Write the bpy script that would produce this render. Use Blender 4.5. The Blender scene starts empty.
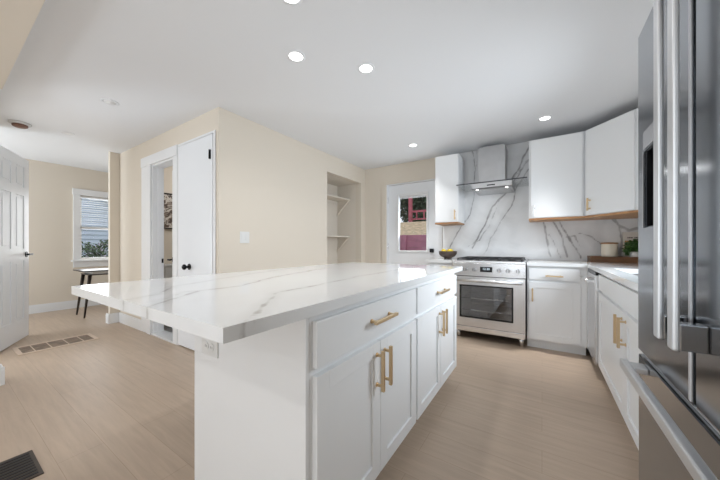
import bpy, bmesh, math, random
from mathutils import Vector, Matrix, noise
random.seed(7)
C = bpy.context.scene
COL = C.collection
PI = math.pi

# ------------------------------------------------------------------ camera
YAW = math.atan2(182, 281)
cd = bpy.data.cameras.new('camera'); cam = bpy.data.objects.new('camera', cd); COL.objects.link(cam)
cd.sensor_width = 36; cd.lens = 36*281/720; cd.shift_y = 6/720; cd.clip_start = .02
cam.location = (0, 0, 1.1); cam.rotation_euler = (PI/2, 0, YAW)
C.camera = cam
# ------------------------------------------------------------------ world and exposure
w = bpy.data.worlds.new('world'); C.world = w; w.use_nodes = True
bg = w.node_tree.nodes['Background']; bg.inputs[0].default_value = (.86, .93, 1, 1); bg.inputs[1].default_value = 1.0
C.view_settings.view_transform = 'Standard'; C.view_settings.look = 'None'
C.view_settings.exposure = 0; C.view_settings.gamma = 1; C.view_settings.use_curve_mapping = False
# ------------------------------------------------------------------ large lights: daylight at the visible glass, added fills elsewhere
def area(name, loc, rot, sx, sy, p, col=(1, 1, 1), spread=PI):
    l = bpy.data.lights.new(name, 'AREA'); l.shape = 'RECTANGLE'; l.size = sx; l.size_y = sy; l.energy = p; l.color = col; l.spread = spread
    o = bpy.data.objects.new(name, l); o.location = loc; o.rotation_euler = rot; COL.objects.link(o); return o
area('rear_fill_light', (-1.3, -3.3, .9), (PI/2+1.25, 0, 0), 3.4, 1.0, 84, (.84, .925, 1))       # added fill, aimed mostly up to bounce off the ceiling; window unseen
area('side_fill_light', (-3.6, -1.7, .9), (PI/2+1.2, 0, -PI/2), 1.7, 1.0, 6, (.84, .925, 1))  # added fill from the side of the rear room, window unseen
area('sink_fill_light', (1.03, 2.5, 1.55), (PI/2-.3, 0, PI/2), .85, .8, 26, (.84, .925, 1), 2.2)  # added fill hidden by the refrigerator, brightens island doors and floor
area('entry_fill_light', (-4.16, .04, 1.2), (PI/2+.1, 0, 0), .8, 1.9, 10.5, (.95, .975, 1))    # added fill to brighten the hall wall; its source is out of view
area('daylight_back_door', (-1.74, 4.36, 1.48), (-PI/2-.45, 0, 0), .44, .8, 5, (.84, .925, 1))
area('daylight_den_window', (-7.2, 1.9, 1.45), (PI/2, 0, -PI/2), .8, 1.1, 20, (.95, .98, 1))
area('den_south_fill_light', (-6.15, -1.5, 1.1), (PI/2+.5, 0, 0), 1.2, 1.2, 58, (.84, .925, 1))  # added fill for the far room, no source in view
P_DOWN = 1.0

# ------------------------------------------------------------------ materials
M = {}
def nodes(name):
    m = bpy.data.materials.new(name); m.use_nodes = True; nt = m.node_tree
    return m, nt, nt.nodes['Principled BSDF']
def mat(name, col, rough=.5, metal=0, bump=0, bscale=60, var=0, vscale=3, spec=None, emit=None, es=0, coat=0):
    m, nt, b = nodes(name); N = nt.nodes; L = nt.links
    b.inputs['Base Color'].default_value = (*col, 1); b.inputs['Roughness'].default_value = rough; b.inputs['Metallic'].default_value = metal
    if spec is not None: b.inputs['Specular IOR Level'].default_value = spec
    if coat: b.inputs['Coat Weight'].default_value = coat
    if emit: b.inputs['Emission Color'].default_value = (*emit, 1); b.inputs['Emission Strength'].default_value = es
    tc = N.new('ShaderNodeTexCoord')
    if var:
        n = N.new('ShaderNodeTexNoise'); n.inputs['Scale'].default_value = vscale; n.inputs['Detail'].default_value = 4; L.new(tc.outputs['Object'], n.inputs['Vector'])
        r = N.new('ShaderNodeMapRange'); r.inputs[1].default_value = .3; r.inputs[2].default_value = .7; r.inputs[3].default_value = 1-var; r.inputs[4].default_value = 1+var
        L.new(n.outputs['Fac'], r.inputs[0])
        mx = N.new('ShaderNodeVectorMath'); mx.operation = 'SCALE'; mx.inputs[0].default_value = col; L.new(r.outputs[0], mx.inputs['Scale'])
        L.new(mx.outputs[0], b.inputs['Base Color'])
    if bump:
        n = N.new('ShaderNodeTexNoise'); n.inputs['Scale'].default_value = bscale; L.new(tc.outputs['Object'], n.inputs['Vector'])
        bp = N.new('ShaderNodeBump'); bp.inputs['Strength'].default_value = bump; bp.inputs['Distance'].default_value = .002
        L.new(n.outputs['Fac'], bp.inputs['Height']); L.new(bp.outputs[0], b.inputs['Normal'])
    M[name] = m; return m
mat('wall_paint', (.745, .675, .58), .75, bump=.15, bscale=220)
mat('niche_paint', (.78, .72, .64), .75, bump=.15, bscale=220)
mat('ceiling_paint', (.82, .83, .85), .85, bump=.1, bscale=200)
mat('trim_white', (.82, .83, .845), .35, bump=.02)
mat('cabinet_white', (.855, .865, .875), .32, bump=.02, bscale=90)
mat('door_white', (.84, .86, .89), .3, bump=.02)
mat('brass', (.70, .53, .33), .36, 1, bump=.05, bscale=300)
mat('black_metal', (.015, .015, .017), .35, .6, bump=.02)
mat('steel', (.78, .78, .79), .26, 1, bump=.03, bscale=150, var=.04, vscale=8)
mat('hood_steel', (.50, .50, .505), .38, 1, bump=.03, bscale=150, var=.05, vscale=8)
mat('knob_steel', (.42, .42, .43), .3, 1, bump=.02)
mat('steel_bright', (.80, .80, .81), .2, 1, bump=.02)
mat('fridge_steel', (.275, .29, .31), .16, 1, var=.04, vscale=2)
mat('fridge_side', (.12, .12, .125), .4, .6, var=.05)
mat('handle_steel', (.70, .705, .715), .42, 1, bump=.02)
mat('black_plastic', (.01, .01, .011), .25, var=.1)
mat('cast_iron', (.02, .02, .022), .5, .2, bump=.2, bscale=250)
mat('dark_enamel', (.05, .05, .055), .3, var=.1)
mat('plate_white', (.78, .78, .77), .35, bump=.01)
mat('lit_lens', (1, 1, 1), .5, emit=(1, .98, .95), es=5, var=.01)
mat('dull_lens', (.83, .83, .83), .4, var=.01)
mat('display', (.01, .01, .012), .15, var=.1)
mat('digits', (.1, .1, .1), .5, emit=(.75, .9, 1), es=1.2, var=.01)
mat('ceramic_cream', (.78, .73, .62), .3, var=.05)
mat('pot_white', (.75, .73, .7), .3, var=.03)
mat('leaf_green', (.05, .13, .025), .5, var=.4, vscale=30)
mat('lemon_yellow', (.85, .62, .03), .4, bump=.2, bscale=200)
mat('bowl_brown', (.06, .04, .03), .45, var=.4, vscale=20)
mat('paper_cream', (.72, .68, .62), .6, var=.05, vscale=10)
mat('ink_dark', (.1, .09, .08), .6, var=.1)
mat('ink_orange', (.6, .3, .05), .6, var=.1)
mat('table_dark', (.025, .018, .014), .35, var=.3, vscale=10)
mat('register_tan', (.62, .5, .40), .5, var=.08)
mat('register_dark', (.26, .20, .155), .6, var=.3, vscale=12)
mat('bronze_dark', (.06, .045, .035), .5, .3, var=.3)
mat('oven_grey', (.22, .22, .225), .3, .5, var=.1)
mat('bath_tile', (.30, .30, .31), .35, var=.15, vscale=5)
mat('porcelain', (.72, .73, .74), .12, var=.02)
mat('detector', (.6, .59, .58), .5, var=.05)
mat('detector_brown', (.20, .10, .07), .5, var=.2, vscale=30)
mat('siding', (.76, .85, 1.0), .6, var=.05, vscale=2)
mat('house_trim', (.88, .90, .93), .6, var=.03)
mat('shrub_green', (.10, .16, .09), .6, var=.5, vscale=8)
mat('blossom', (.66, .58, .74), .6, var=.3, vscale=8)
mat('tree_green', (.035, .065, .03), .7, var=.6, vscale=3)
mat('bark', (.10, .08, .06), .8, var=.3, vscale=8)
mat('plum_paint', (.55, .21, .32), .6, var=.12, vscale=5)
mat('red_paint', (.42, .09, .13), .6, var=.2, vscale=5)
mat('straw', (.58, .44, .29), .9, var=.35, vscale=7)
mat('grass', (.16, .19, .07), .9, var=.3, vscale=6)
mat('shade_white', (.72, .72, .72), .6, var=.02)
mat('filter_mesh', (.55, .55, .55), .35, .8, bump=.6, bscale=400)

def glass(name, tint=(1, 1, 1), fres=.02, rough=0.0):
    m = bpy.data.materials.new(name); m.use_nodes = True; nt = m.node_tree; N = nt.nodes; L = nt.links; N.clear()
    o = N.new('ShaderNodeOutputMaterial'); t = N.new('ShaderNodeBsdfTransparent'); g = N.new('ShaderNodeBsdfGlossy'); f = N.new('ShaderNodeLayerWeight'); pw = N.new('ShaderNodeMath'); pw.operation = 'POWER'; pw.inputs[1].default_value = 5; ma = N.new('ShaderNodeMath'); ma.operation = 'MULTIPLY_ADD'; ma.inputs[1].default_value = .7; ma.inputs[2].default_value = fres; mx = N.new('ShaderNodeMixShader')
    t.inputs[0].default_value = (*tint, 1); g.inputs['Roughness'].default_value = rough; f.inputs[0].default_value = .5
    L.new(f.outputs['Facing'], pw.inputs[0]); L.new(pw.outputs[0], ma.inputs[0]); L.new(ma.outputs[0], mx.inputs[0]); L.new(t.outputs[0], mx.inputs[1]); L.new(g.outputs[0], mx.inputs[2]); L.new(mx.outputs[0], o.inputs[0])
    M[name] = m
glass('clear_glass'); glass('oven_glass', (.85, .85, .86), .16, .02); glass('hood_glass', (.95, .96, .96), .02)

# wood (tray, cabinet underside), planks running along X
def wood(name, c1, c2, rough=.45, axis=0, scale=1.0):
    m, nt, b = nodes(name); N = nt.nodes; L = nt.links
    tc = N.new('ShaderNodeTexCoord'); mp = N.new('ShaderNodeMapping'); s = [22*scale]*3; s[axis] = 2*scale; mp.inputs['Scale'].default_value = s
    n = N.new('ShaderNodeTexNoise'); n.inputs['Scale'].default_value = 1; n.inputs['Detail'].default_value = 6; n.inputs['Distortion'].default_value = .6
    r = N.new('ShaderNodeValToRGB'); r.color_ramp.elements[0].color = (*c1, 1); r.color_ramp.elements[1].color = (*c2, 1); r.color_ramp.elements[0].position = .3; r.color_ramp.elements[1].position = .7
    L.new(tc.outputs['Object'], mp.inputs[0]); L.new(mp.outputs[0], n.inputs['Vector']); L.new(n.outputs['Fac'], r.inputs[0]); L.new(r.outputs[0], b.inputs['Base Color'])
    b.inputs['Roughness'].default_value = rough; M[name] = m
wood('walnut', (.10, .045, .018), (.22, .10, .04)); wood('maple_edge', (.36, .17, .07), (.50, .27, .12))

def floor_mat():
    m, nt, b = nodes('oak_planks'); N = nt.nodes; L = nt.links
    tc = N.new('ShaderNodeTexCoord')
    br = N.new('ShaderNodeTexBrick'); br.inputs['Scale'].default_value = 1; br.inputs['Brick Width'].default_value = 1.5; br.inputs['Row Height'].default_value = .18
    br.inputs['Mortar Size'].default_value = .0013; br.inputs['Mortar Smooth'].default_value = .3; br.offset = .37
    br.inputs['Color1'].default_value = (.50, .39, .30, 1); br.inputs['Color2'].default_value = (.475, .37, .283, 1); br.inputs['Mortar'].default_value = (.38, .285, .21, 1)
    mp = N.new('ShaderNodeMapping'); mp.inputs['Scale'].default_value = (1.3, 16, 1)
    n = N.new('ShaderNodeTexNoise'); n.inputs['Scale'].default_value = 2; n.inputs['Detail'].default_value = 7; n.inputs['Roughness'].default_value = .6; n.inputs['Distortion'].default_value = .5
    L.new(tc.outputs['Object'], br.inputs['Vector']); L.new(tc.outputs['Object'], mp.inputs[0]); L.new(mp.outputs[0], n.inputs['Vector'])
    r = N.new('ShaderNodeMapRange'); r.inputs[1].default_value = .25; r.inputs[2].default_value = .75; r.inputs[3].default_value = .88; r.inputs[4].default_value = 1.1; L.new(n.outputs['Fac'], r.inputs[0])
    v = N.new('ShaderNodeVectorMath'); v.operation = 'SCALE'; L.new(br.outputs['Color'], v.inputs[0]); L.new(r.outputs[0], v.inputs['Scale']); L.new(v.outputs[0], b.inputs['Base Color'])
    b.inputs['Roughness'].default_value = .42; b.inputs['Specular IOR Level'].default_value = .35
    bp = N.new('ShaderNodeBump'); bp.inputs['Strength'].default_value = .15; bp.inputs['Distance'].default_value = .001; L.new(n.outputs['Fac'], bp.inputs['Height']); L.new(bp.outputs[0], b.inputs['Normal'])
    M['oak_planks'] = m
floor_mat()

def marble_mat(name, rough, base=(.80, .80, .80), vein=(.30, .29, .29), w0=.002, w1=.011, cloud=.06, halo=.06):
    # veins follow a distance stored on the mesh, roughened by noise
    m, nt, b = nodes(name); N = nt.nodes; L = nt.links
    tc = N.new('ShaderNodeTexCoord'); at = N.new('ShaderNodeAttribute'); at.attribute_name = 'vein_distance'
    n = N.new('ShaderNodeTexNoise'); n.inputs['Scale'].default_value = 14; n.inputs['Detail'].default_value = 5; L.new(tc.outputs['Object'], n.inputs['Vector'])
    a = N.new('ShaderNodeMath'); a.operation = 'MULTIPLY_ADD'; a.inputs[1].default_value = .022; a.inputs[2].default_value = -.011; L.new(n.outputs['Fac'], a.inputs[0])
    s = N.new('ShaderNodeMath'); s.operation = 'ADD'; L.new(at.outputs['Fac'], s.inputs[0]); L.new(a.outputs[0], s.inputs[1])
    r = N.new('ShaderNodeMapRange'); r.inputs[1].default_value = w0; r.inputs[2].default_value = w1; r.inputs[3].default_value = 1; r.inputs[4].default_value = 0; L.new(s.outputs[0], r.inputs[0])
    h = N.new('ShaderNodeMapRange'); h.inputs[1].default_value = 0; h.inputs[2].default_value = halo; h.inputs[3].default_value = .18; h.inputs[4].default_value = 0; L.new(s.outputs[0], h.inputs[0])
    n2 = N.new('ShaderNodeTexNoise'); n2.inputs['Scale'].default_value = 5; n2.inputs['Detail'].default_value = 3; L.new(tc.outputs['Object'], n2.inputs['Vector'])
    k = N.new('ShaderNodeMapRange'); k.inputs[1].default_value = .35; k.inputs[2].default_value = .62; k.inputs[3].default_value = .6; k.inputs[4].default_value = 1; L.new(n2.outputs['Fac'], k.inputs[0])
    mu = N.new('ShaderNodeMath'); mu.operation = 'MULTIPLY'; L.new(r.outputs[0], mu.inputs[0]); L.new(k.outputs[0], mu.inputs[1])
    mxx = N.new('ShaderNodeMath'); mxx.operation = 'MAXIMUM'; L.new(mu.outputs[0], mxx.inputs[0]); L.new(h.outputs[0], mxx.inputs[1])
    n3 = N.new('ShaderNodeTexNoise'); n3.inputs['Scale'].default_value = 2.2; n3.inputs['Detail'].default_value = 6; n3.inputs['Distortion'].default_value = 1.5; L.new(tc.outputs['Object'], n3.inputs['Vector'])
    c3 = N.new('ShaderNodeMapRange'); c3.inputs[1].default_value = .5; c3.inputs[2].default_value = .75; c3.inputs[3].default_value = 0; c3.inputs[4].default_value = cloud*2; L.new(n3.outputs['Fac'], c3.inputs[0])
    ad = N.new('ShaderNodeMath'); ad.operation = 'ADD'; ad.use_clamp = True; L.new(mxx.outputs[0], ad.inputs[0]); L.new(c3.outputs[0], ad.inputs[1])
    cm = N.new('ShaderNodeMix'); cm.data_type = 'RGBA'; cm.inputs[6].default_value = (*base, 1); cm.inputs[7].default_value = (*vein, 1); L.new(ad.outputs[0], cm.inputs[0]); L.new(cm.outputs[2], b.inputs['Base Color'])
    b.inputs['Roughness'].default_value = rough; M[name] = m
marble_mat('marble_counter', .06, base=(.83, .84, .85), vein=(.40, .385, .37), w0=.001, w1=.009, cloud=.03, halo=.04)
marble_mat('marble_wall', .12, base=(.80, .80, .805), vein=(.30, .29, .29), w0=.001, w1=.012, cloud=.10, halo=.09)

def picture_mat():
    m, nt, b = nodes('abstract_print'); N = nt.nodes; L = nt.links
    tc = N.new('ShaderNodeTexCoord'); n = N.new('ShaderNodeTexNoise'); n.inputs['Scale'].default_value = 7; n.inputs['Distortion'].default_value = 2; n.inputs['Detail'].default_value = 1
    r = N.new('ShaderNodeValToRGB'); r.color_ramp.interpolation = 'CONSTANT'; r.color_ramp.elements[0].color = (.10, .07, .055, 1)
    for p, c in ((.42, (.30, .25, .21)), (.48, (.62, .58, .53)), (.56, (.12, .09, .07)), (.62, (.55, .5, .46))):
        e = r.color_ramp.elements.new(p); e.color = (*c, 1)
    r.color_ramp.elements[-1].color = (.5, .46, .42, 1)
    L.new(tc.outputs['Object'], n.inputs['Vector']); L.new(n.outputs['Fac'], r.inputs[0]); L.new(r.outputs[0], b.inputs['Base Color']); M['abstract_print'] = m
picture_mat()

# ------------------------------------------------------------------ mesh helpers
class MB:
    def __init__(s): s.bm = bmesh.new(); s.mats = []
    def mi(s, m):
        if m not in s.mats: s.mats.append(m)
        return s.mats.index(m)
    def box(s, x0, x1, y0, y1, z0, z1, m='trim_white', bev=0, rot=None):
        k = s.mi(m)
        g = bmesh.ops.create_cube(s.bm, size=1); vs = g['verts']
        for v in vs: v.co = Vector(((x0+x1)/2+v.co.x*(x1-x0), (y0+y1)/2+v.co.y*(y1-y0), (z0+z1)/2+v.co.z*(z1-z0)))
        if rot: bmesh.ops.transform(s.bm, matrix=rot, verts=vs)
        fs = {f for v in vs for f in v.link_faces}
        for f in fs: f.material_index = k
        if bev:
            es = list({e for f in fs for e in f.edges})
            r = bmesh.ops.bevel(s.bm, geom=es, offset=bev, segments=2, affect='EDGES', profile=.6)
            for f in r['faces']: f.material_index = k
        return s
    def cyl(s, p, q, r, m, r2=None, n=20, cap=True):
        k = s.mi(m); p = Vector(p); q = Vector(q); d = q-p
        mt = Matrix.Translation((p+q)/2) @ d.to_track_quat('Z', 'Y').to_matrix().to_4x4()
        g = bmesh.ops.create_cone(s.bm, cap_ends=cap, segments=n, radius1=r, radius2=r if r2 is None else r2, depth=d.length, matrix=mt)
        for f in {f for v in g['verts'] for f in v.link_faces}: f.material_index = k; f.smooth = len(f.verts) == 4
        return s
    def lathe(s, c, prof, m, n=32):
        k = s.mi(m); rows = []
        for r, z in prof:
            if r < 1e-5: rows.append([s.bm.verts.new((c[0], c[1], c[2]+z))])
            else: rows.append([s.bm.verts.new((c[0]+r*math.cos(2*PI*i/n), c[1]+r*math.sin(2*PI*i/n), c[2]+z)) for i in range(n)])
        for a, b in zip(rows, rows[1:]):
            for i in range(n):
                j = (i+1) % n
                if len(a) == 1 and len(b) == 1: continue
                if len(a) == 1: f = s.bm.faces.new((a[0], b[j], b[i]))
                elif len(b) == 1: f = s.bm.faces.new((a[i], a[j], b[0]))
                else: f = s.bm.faces.new((a[i], a[j], b[j], b[i]))
                f.material_index = k; f.smooth = True
        return s
    def prism(s, pts, a0, a1, axis, m):
        k = s.mi(m)
        def P(p, t): return {'x': (t, p[0], p[1]), 'y': (p[0], t, p[1]), 'z': (p[0], p[1], t)}[axis]
        A = [s.bm.verts.new(P(p, a0)) for p in pts]; B = [s.bm.verts.new(P(p, a1)) for p in pts]
        fs = [s.bm.faces.new(A), s.bm.faces.new(B[::-1])] + [s.bm.faces.new((A[i], B[i], B[(i+1) % len(A)], A[(i+1) % len(A)])) for i in range(len(A))]
        for f in fs: f.material_index = k
        return s
    def sphere(s, c, r, m, sc=(1, 1, 1), sub=2):
        k = s.mi(m); g = bmesh.ops.create_icosphere(s.bm, subdivisions=sub, radius=r)
        for v in g['verts']: v.co = Vector((c[0]+v.co.x*sc[0], c[1]+v.co.y*sc[1], c[2]+v.co.z*sc[2]))
        for f in {f for v in g['verts'] for f in v.link_faces}: f.material_index = k; f.smooth = True
        return s
    def build(s, name, parent=None, world=True):
        off = root_loc(parent) if (parent is not None and world) else Vector((0, 0, 0))
        bmesh.ops.recalc_face_normals(s.bm, faces=s.bm.faces)
        me = bpy.data.meshes.new(name); 
        if off.length: bmesh.ops.translate(s.bm, vec=-off, verts=s.bm.verts)
        s.bm.to_mesh(me); s.bm.free()
        for m in s.mats: me.materials.append(M[m])
        o = bpy.data.objects.new(name, me); COL.objects.link(o)
        if parent is not None: o.parent = parent
        return o
def root_loc(o):
    v = Vector((0, 0, 0))
    while o is not None: v += o.location; o = o.parent
    return v
def tag(o, label=None, cat=None, group=None, kind=None):
    if label: o['label'] = label
    if cat: o['category'] = cat
    if group: o['group'] = group
    if kind: o['kind'] = kind
    return o
def thing(name, loc, label, cat, rz=0, group=None):
    o = bpy.data.objects.new(name, None); o.empty_display_size = .1; COL.objects.link(o); o.location = loc; o.rotation_euler = (0, 0, rz)
    return tag(o, label, cat, group)
def struct(o): o['kind'] = 'structure'; return o
def copy_tree(o, parent=None):
    c = o.copy(); COL.objects.link(c); c.parent = parent
    for ch in list(o.children): copy_tree(ch, c)
    return c
def holed(mb, axis, a0, a1, u0, u1, z0, z1, holes, m):
    """slab between a0..a1 on its thin axis, spanning u0..u1, z0..z1 with rectangular holes (u0,u1,z0,z1)"""
    us = sorted({u0, u1, *[h[0] for h in holes], *[h[1] for h in holes]}); 
    for i in range(len(us)-1):
        a, b = us[i], us[i+1]; mid = (a+b)/2
        blk = sorted([(h[2], h[3]) for h in holes if h[0] < mid < h[1]]); z = z0
        for p, q in blk+[(z1, z1)]:
            if p > z+1e-5:
                if axis == 'y': mb.box(a, b, a0, a1, z, p, m)
                else: mb.box(a0, a1, a, b, z, p, m)
            z = q
    return mb

# ------------------------------------------------------------------ structure
XP = -2.61; YB = 4.20; YD = 1.53; XW = -6.95; XR = 1.0
struct(MB().box(-7.15, 1.12, -3.6, 4.35, -.06, 0, 'oak_planks').build('floor'))
struct(MB().box(-5.15, 1.12, -3.6, 4.35, 2.44, 2.56, 'ceiling_paint').build('ceiling'))
tag(struct(MB().box(-7.15, -5.151, -1.7, 4.35, 2.50, 2.62, 'ceiling_paint').build('ceiling')), 'ceiling of the far room')
struct(holed(MB(), 'y', YB, YB+.12, -3.2, XR+.12, 0, 2.44, [(-2.19, -1.245, -.01, 2.125)], 'wall_paint').build('wall_back'))
struct(holed(MB(), 'x', XR, XR+.12, -3.6, YB, 0, 2.44, [(2.05, 2.95, 1.12, 2.0)], 'wall_paint').build('wall_right'))  # the hole is an added, unseen opening for the sink-side fill
struct(holed(MB(), 'x', XP-.11, XP, YD+.12, YB, 0, 2.44, [(3.155, 4.06, .09, 2.18)], 'wall_paint').build('wall_left'))
struct(holed(MB(), 'y', YD, YD+.12, -5.15, XP, 0, 2.44, [(-4.07, -3.50, -.01, 2.11), (-3.37, -2.69, .0, 2.20)], 'wall_paint').build('wall_hall'))
struct(MB().box(-5.22, -5.152, 1.42, 4.35, 0, 2.5, 'wall_paint').build('wall_stub'))
ww = holed(MB(), 'x', XW-.14, XW, -1.7, 4.35, 0, 2.5, [(1.50, 2.30, .85, 2.01)], 'wall_paint').build('wall_far'); struct(ww)
struct(holed(MB(), 'y', .10, .315, -5.15, -3.60, 0, 2.44, [(-4.60, -3.72, -.01, 2.19)], 'wall_paint').build('wall_front'))
struct(holed(MB(), 'y', -1.66, -1.54, -6.95, -4.0, 0, 2.5, [(-6.75, -5.55, .6, 2.1)], 'wall_paint').build('wall_south'))
struct(MB().box(-3.90, -3.601, .10, .315, 0, .001, 'trim_white').build('trim_1'))
struct(holed(MB(), 'x', -3.9, -3.78, -3.6, .10, 0, 2.44, [(-2.6, -.8, .5, 2.1)], 'wall_paint').build('wall_living'))
struct(holed(MB(), 'y', -3.6, -3.48, -3.78, XR, 0, 2.44, [(-3.1, .5, .25, 2.25)], 'wall_paint').build('wall_rear'))
struct(MB().box(-3.60, XR, .08, .328, 2.345, 2.44, 'wall_paint').build('trim_2'))
tag(bpy.data.objects['trim_2'], 'cream header beam under the ceiling')
# niche (shelved pantry recess)
nb = MB(); nb.box(-3.24, -3.12, 3.0, YB, 0, 2.44, 'niche_paint'); nb.box(-3.12, XP-.11, 4.062, YB, 0, 2.44, 'niche_paint'); nb.box(-3.12, XP-.11, 3.0, 3.153, 0, 2.44, 'niche_paint')
nb.box(-3.12, XP-.11, 3.153, 4.062, 2.182, 2.3, 'niche_paint'); nb.box(-3.12, XP-.11, 3.153, 4.062, 0, .088, 'niche_paint')
struct(nb.build('wall_niche'))
# thin casing round niche edge
def bboard(name, pts, h=.125, t=.016):
    mb = MB()
    for (x0, y0, x1, y1) in pts:
        a0, a1 = min(x0, x1), max(x0, x1); b0, b1 = min(y0, y1), max(y0, y1)
        mb.box(a0, a1, b0, b1, 0, h-.02, 'trim_white', .002)
        e = .005
        if a1-a0 < b1-b0: mb.box(a0+e, a1-e, b0, b1, h-.022, h, 'trim_white', .003)
        else: mb.box(a0, a1, b0+e, b1-e, h-.022, h, 'trim_white', .003)
    return struct(mb.build(name))
bboard('baseboard_far', [(XW, -1.5, XW+.018, 4.2)], .14)
bboard('baseboard_hall', [(-5.15, YD-.018, -4.357, YD), (-5.15, 1.414, -5.125, YD-.018), (-5.24, 1.395, -5.125, 1.414), (-2.68, YD-.018, XP+.001, YD)], .14)
bboard('baseboard_left', [(XP, YD, XP+.018, YB-.001)], .14)
bboard('baseboard_front', [(-3.60, .085, -3.575, .34), (-3.71, .316, -3.60, .34)], .14)
bboard('baseboard_back', [(-2.58, YB-.018, -2.29, YB)], .14)
# casing of the hall doorway and closet
def casing_y(name, x0, x1, zt, yf, wl=.09, wr=.09, wt=.11, dep=.018, jamb=.12):
    mb = MB()
    mb.box(x0-wl, x0, yf-dep, yf, 0, zt, 'trim_white', .004); mb.box(x1, x1+wr, yf-dep, yf, 0, zt, 'trim_white', .004)
    mb.box(x0-wl-.006, x1+wr+.006, yf-dep-.006, yf, zt, zt+wt, 'trim_white', .004)
    mb.box(x0, x0+.018, yf, yf+jamb, 0, zt, 'trim_white'); mb.box(x1-.018, x1, yf, yf+jamb, 0, zt, 'trim_white'); mb.box(x0+.018, x1-.018, yf, yf+jamb, zt-.02, zt, 'trim_white')
    mb.box(x0+.018, x0+.03, yf+.05, yf+.09, 0, zt-.02, 'trim_white')
    return mb
cb = casing_y('t', -4.07, -3.50, 2.11, YD, .28, .10, .115)
cb.box(-4.07-.1, -4.07, YD-.026, YD-.017, 0, 2.11, 'trim_white', .003)
struct(cb.build('trim_3'))
o = MB().box(-4.0515, -4.0405, YD+.055, YD+.112, .885, .94, 'black_metal', .002).build('strike_plate'); tag(o, 'small black strike plate on the white hall door jamb', 'strike plate')
struct(MB().box(-4.07, -3.5, YD-.02, YD+.13, 0, .022, 'porcelain', .004).build('trim_4'))
# bathroom beyond the hall doorway
struct(MB().box(-5.15, -2.73, YD+.13, 3.0, .0, .006, 'bath_tile').build('floor_bathroom'))
struct(MB().box(-4.87, -4.75, YD+.122, 3.0, .006, 2.44, 'wall_paint').build('wall_bath_left'))
struct(MB().box(-4.75, -2.73, 2.88, 2.999, .006, 2.44, 'wall_paint').build('wall_bath_back'))
area('bathroom_fill_light', (-4.2, 2.75, 2.2), (-.6, 0, 0), .5, .5, 10)  # added soft light inside the bathroom, no window there

# closet slab door in hall wall
cl = thing('door_3', (-2.69, YD-.012, 0), None, None); cl['kind'] = 'structure'
MB().box(-3.365, -2.695, YD-.015, YD+.025, .012, 2.195, 'door_white', .003).build('door_leaf', cl)
k = MB(); k.cyl((-3.13, YD-.015, 0.88), (-3.13, YD-.022, 0.88), .032, 'black_metal'); k.cyl((-3.13, YD-.022, 0.88), (-3.13, YD-.055, 0.88), .012, 'black_metal'); k.sphere((-3.13, YD-.068, 0.88), .03, 'black_metal', (1, .75, 1)); k.build('door_knob', cl)
for zz in (2.0, .25):
    h = MB(); h.box(-2.75, -2.72, YD-.019, YD-.0155, zz-.045, zz+.045, 'black_metal'); h.cyl((-2.735, YD-.024, zz-.045), (-2.735, YD-.024, zz+.045), .006, 'black_metal'); h.build('hinge', cl)
# closet door trim
mb = MB(); mb.box(-3.40, -3.371, YD-.012, YD, 0, 2.225, 'trim_white', .003); mb.box(-2.689, -2.655, YD-.012, YD, 0, 2.225, 'trim_white', .003); mb.box(-3.371, -2.689, YD-.012, YD, 2.201, 2.225, 'trim_white', .003); struct(mb.build('trim_5'))

# bathroom door ajar
ba = thing('door_4', (-3.52, YD+.12, 0), None, None, 0); ba['kind'] = 'structure'
th = math.radians(10); rotM = Matrix.Rotation(-th, 4, 'Z')
lf = MB().box(-.53, 0, 0, .035, .025, 2.08, 'door_white', .002, rotM).build('door_leaf', ba, False)
lv = MB(); lv.cyl((-.47, 0, .925), (-.47, -.012, .925), .03, 'black_metal'); lv.cyl((-.47, -.01, .925), (-.47, -.06, .925), .009, 'black_metal'); lv.box(-.478, -.37, -.066, -.052, .915, .936, 'black_metal', .003)
bmesh.ops.transform(lv.bm, matrix=rotM, verts=lv.bm.verts); lv.build('door_lever', ba, False)

# picture + toilet in bathroom
pf = thing('framed_picture', (-4.749, 2.0, 1.35), 'brown and cream abstract picture on the wall seen through the hall doorway', 'picture')
f = MB(); f.box(-4.749, -4.725, 1.76, 2.34, 1.355, 1.375, 'table_dark'); f.box(-4.749, -4.725, 1.76, 2.34, 1.875, 1.895, 'table_dark'); f.box(-4.749, -4.725, 1.76, 1.775, 1.375, 1.875, 'table_dark'); f.box(-4.749, -4.725, 2.325, 2.34, 1.375, 1.875, 'table_dark'); f.build('frame', pf)
MB().box(-4.747, -4.732, 1.775, 2.325, 1.375, 1.875, 'abstract_print').build('canvas', pf)
t = thing('toilet', (-4.5, 2.1, .006), 'white toilet partly seen through the hall doorway', 'toilet')
MB().box(-4.73, -4.54, 1.86, 2.3, .42, .80, 'porcelain', .02).build('tank', t); MB().box(-4.74, -4.53, 1.85, 2.31, .80, .835, 'porcelain', .01).build('tank_lid', t)
b = MB(); b.lathe((-4.33, 2.08, .006), [(.001, 0), (.12, 0), (.11, .12), (.13, .25), (.19, .37), (.195, .40), (.15, .40), (.1, .25), (.001, .22)], 'porcelain'); b.box(-4.73, -4.4, 1.98, 2.18, .01, .415, 'porcelain', .02); b.build('bowl', t)
MB().lathe((-4.33, 2.08, .408), [(.001, 0), (.2, 0), (.2, .02), (.19, .03), (.001, .032)], 'porcelain').build('seat', t)

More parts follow.
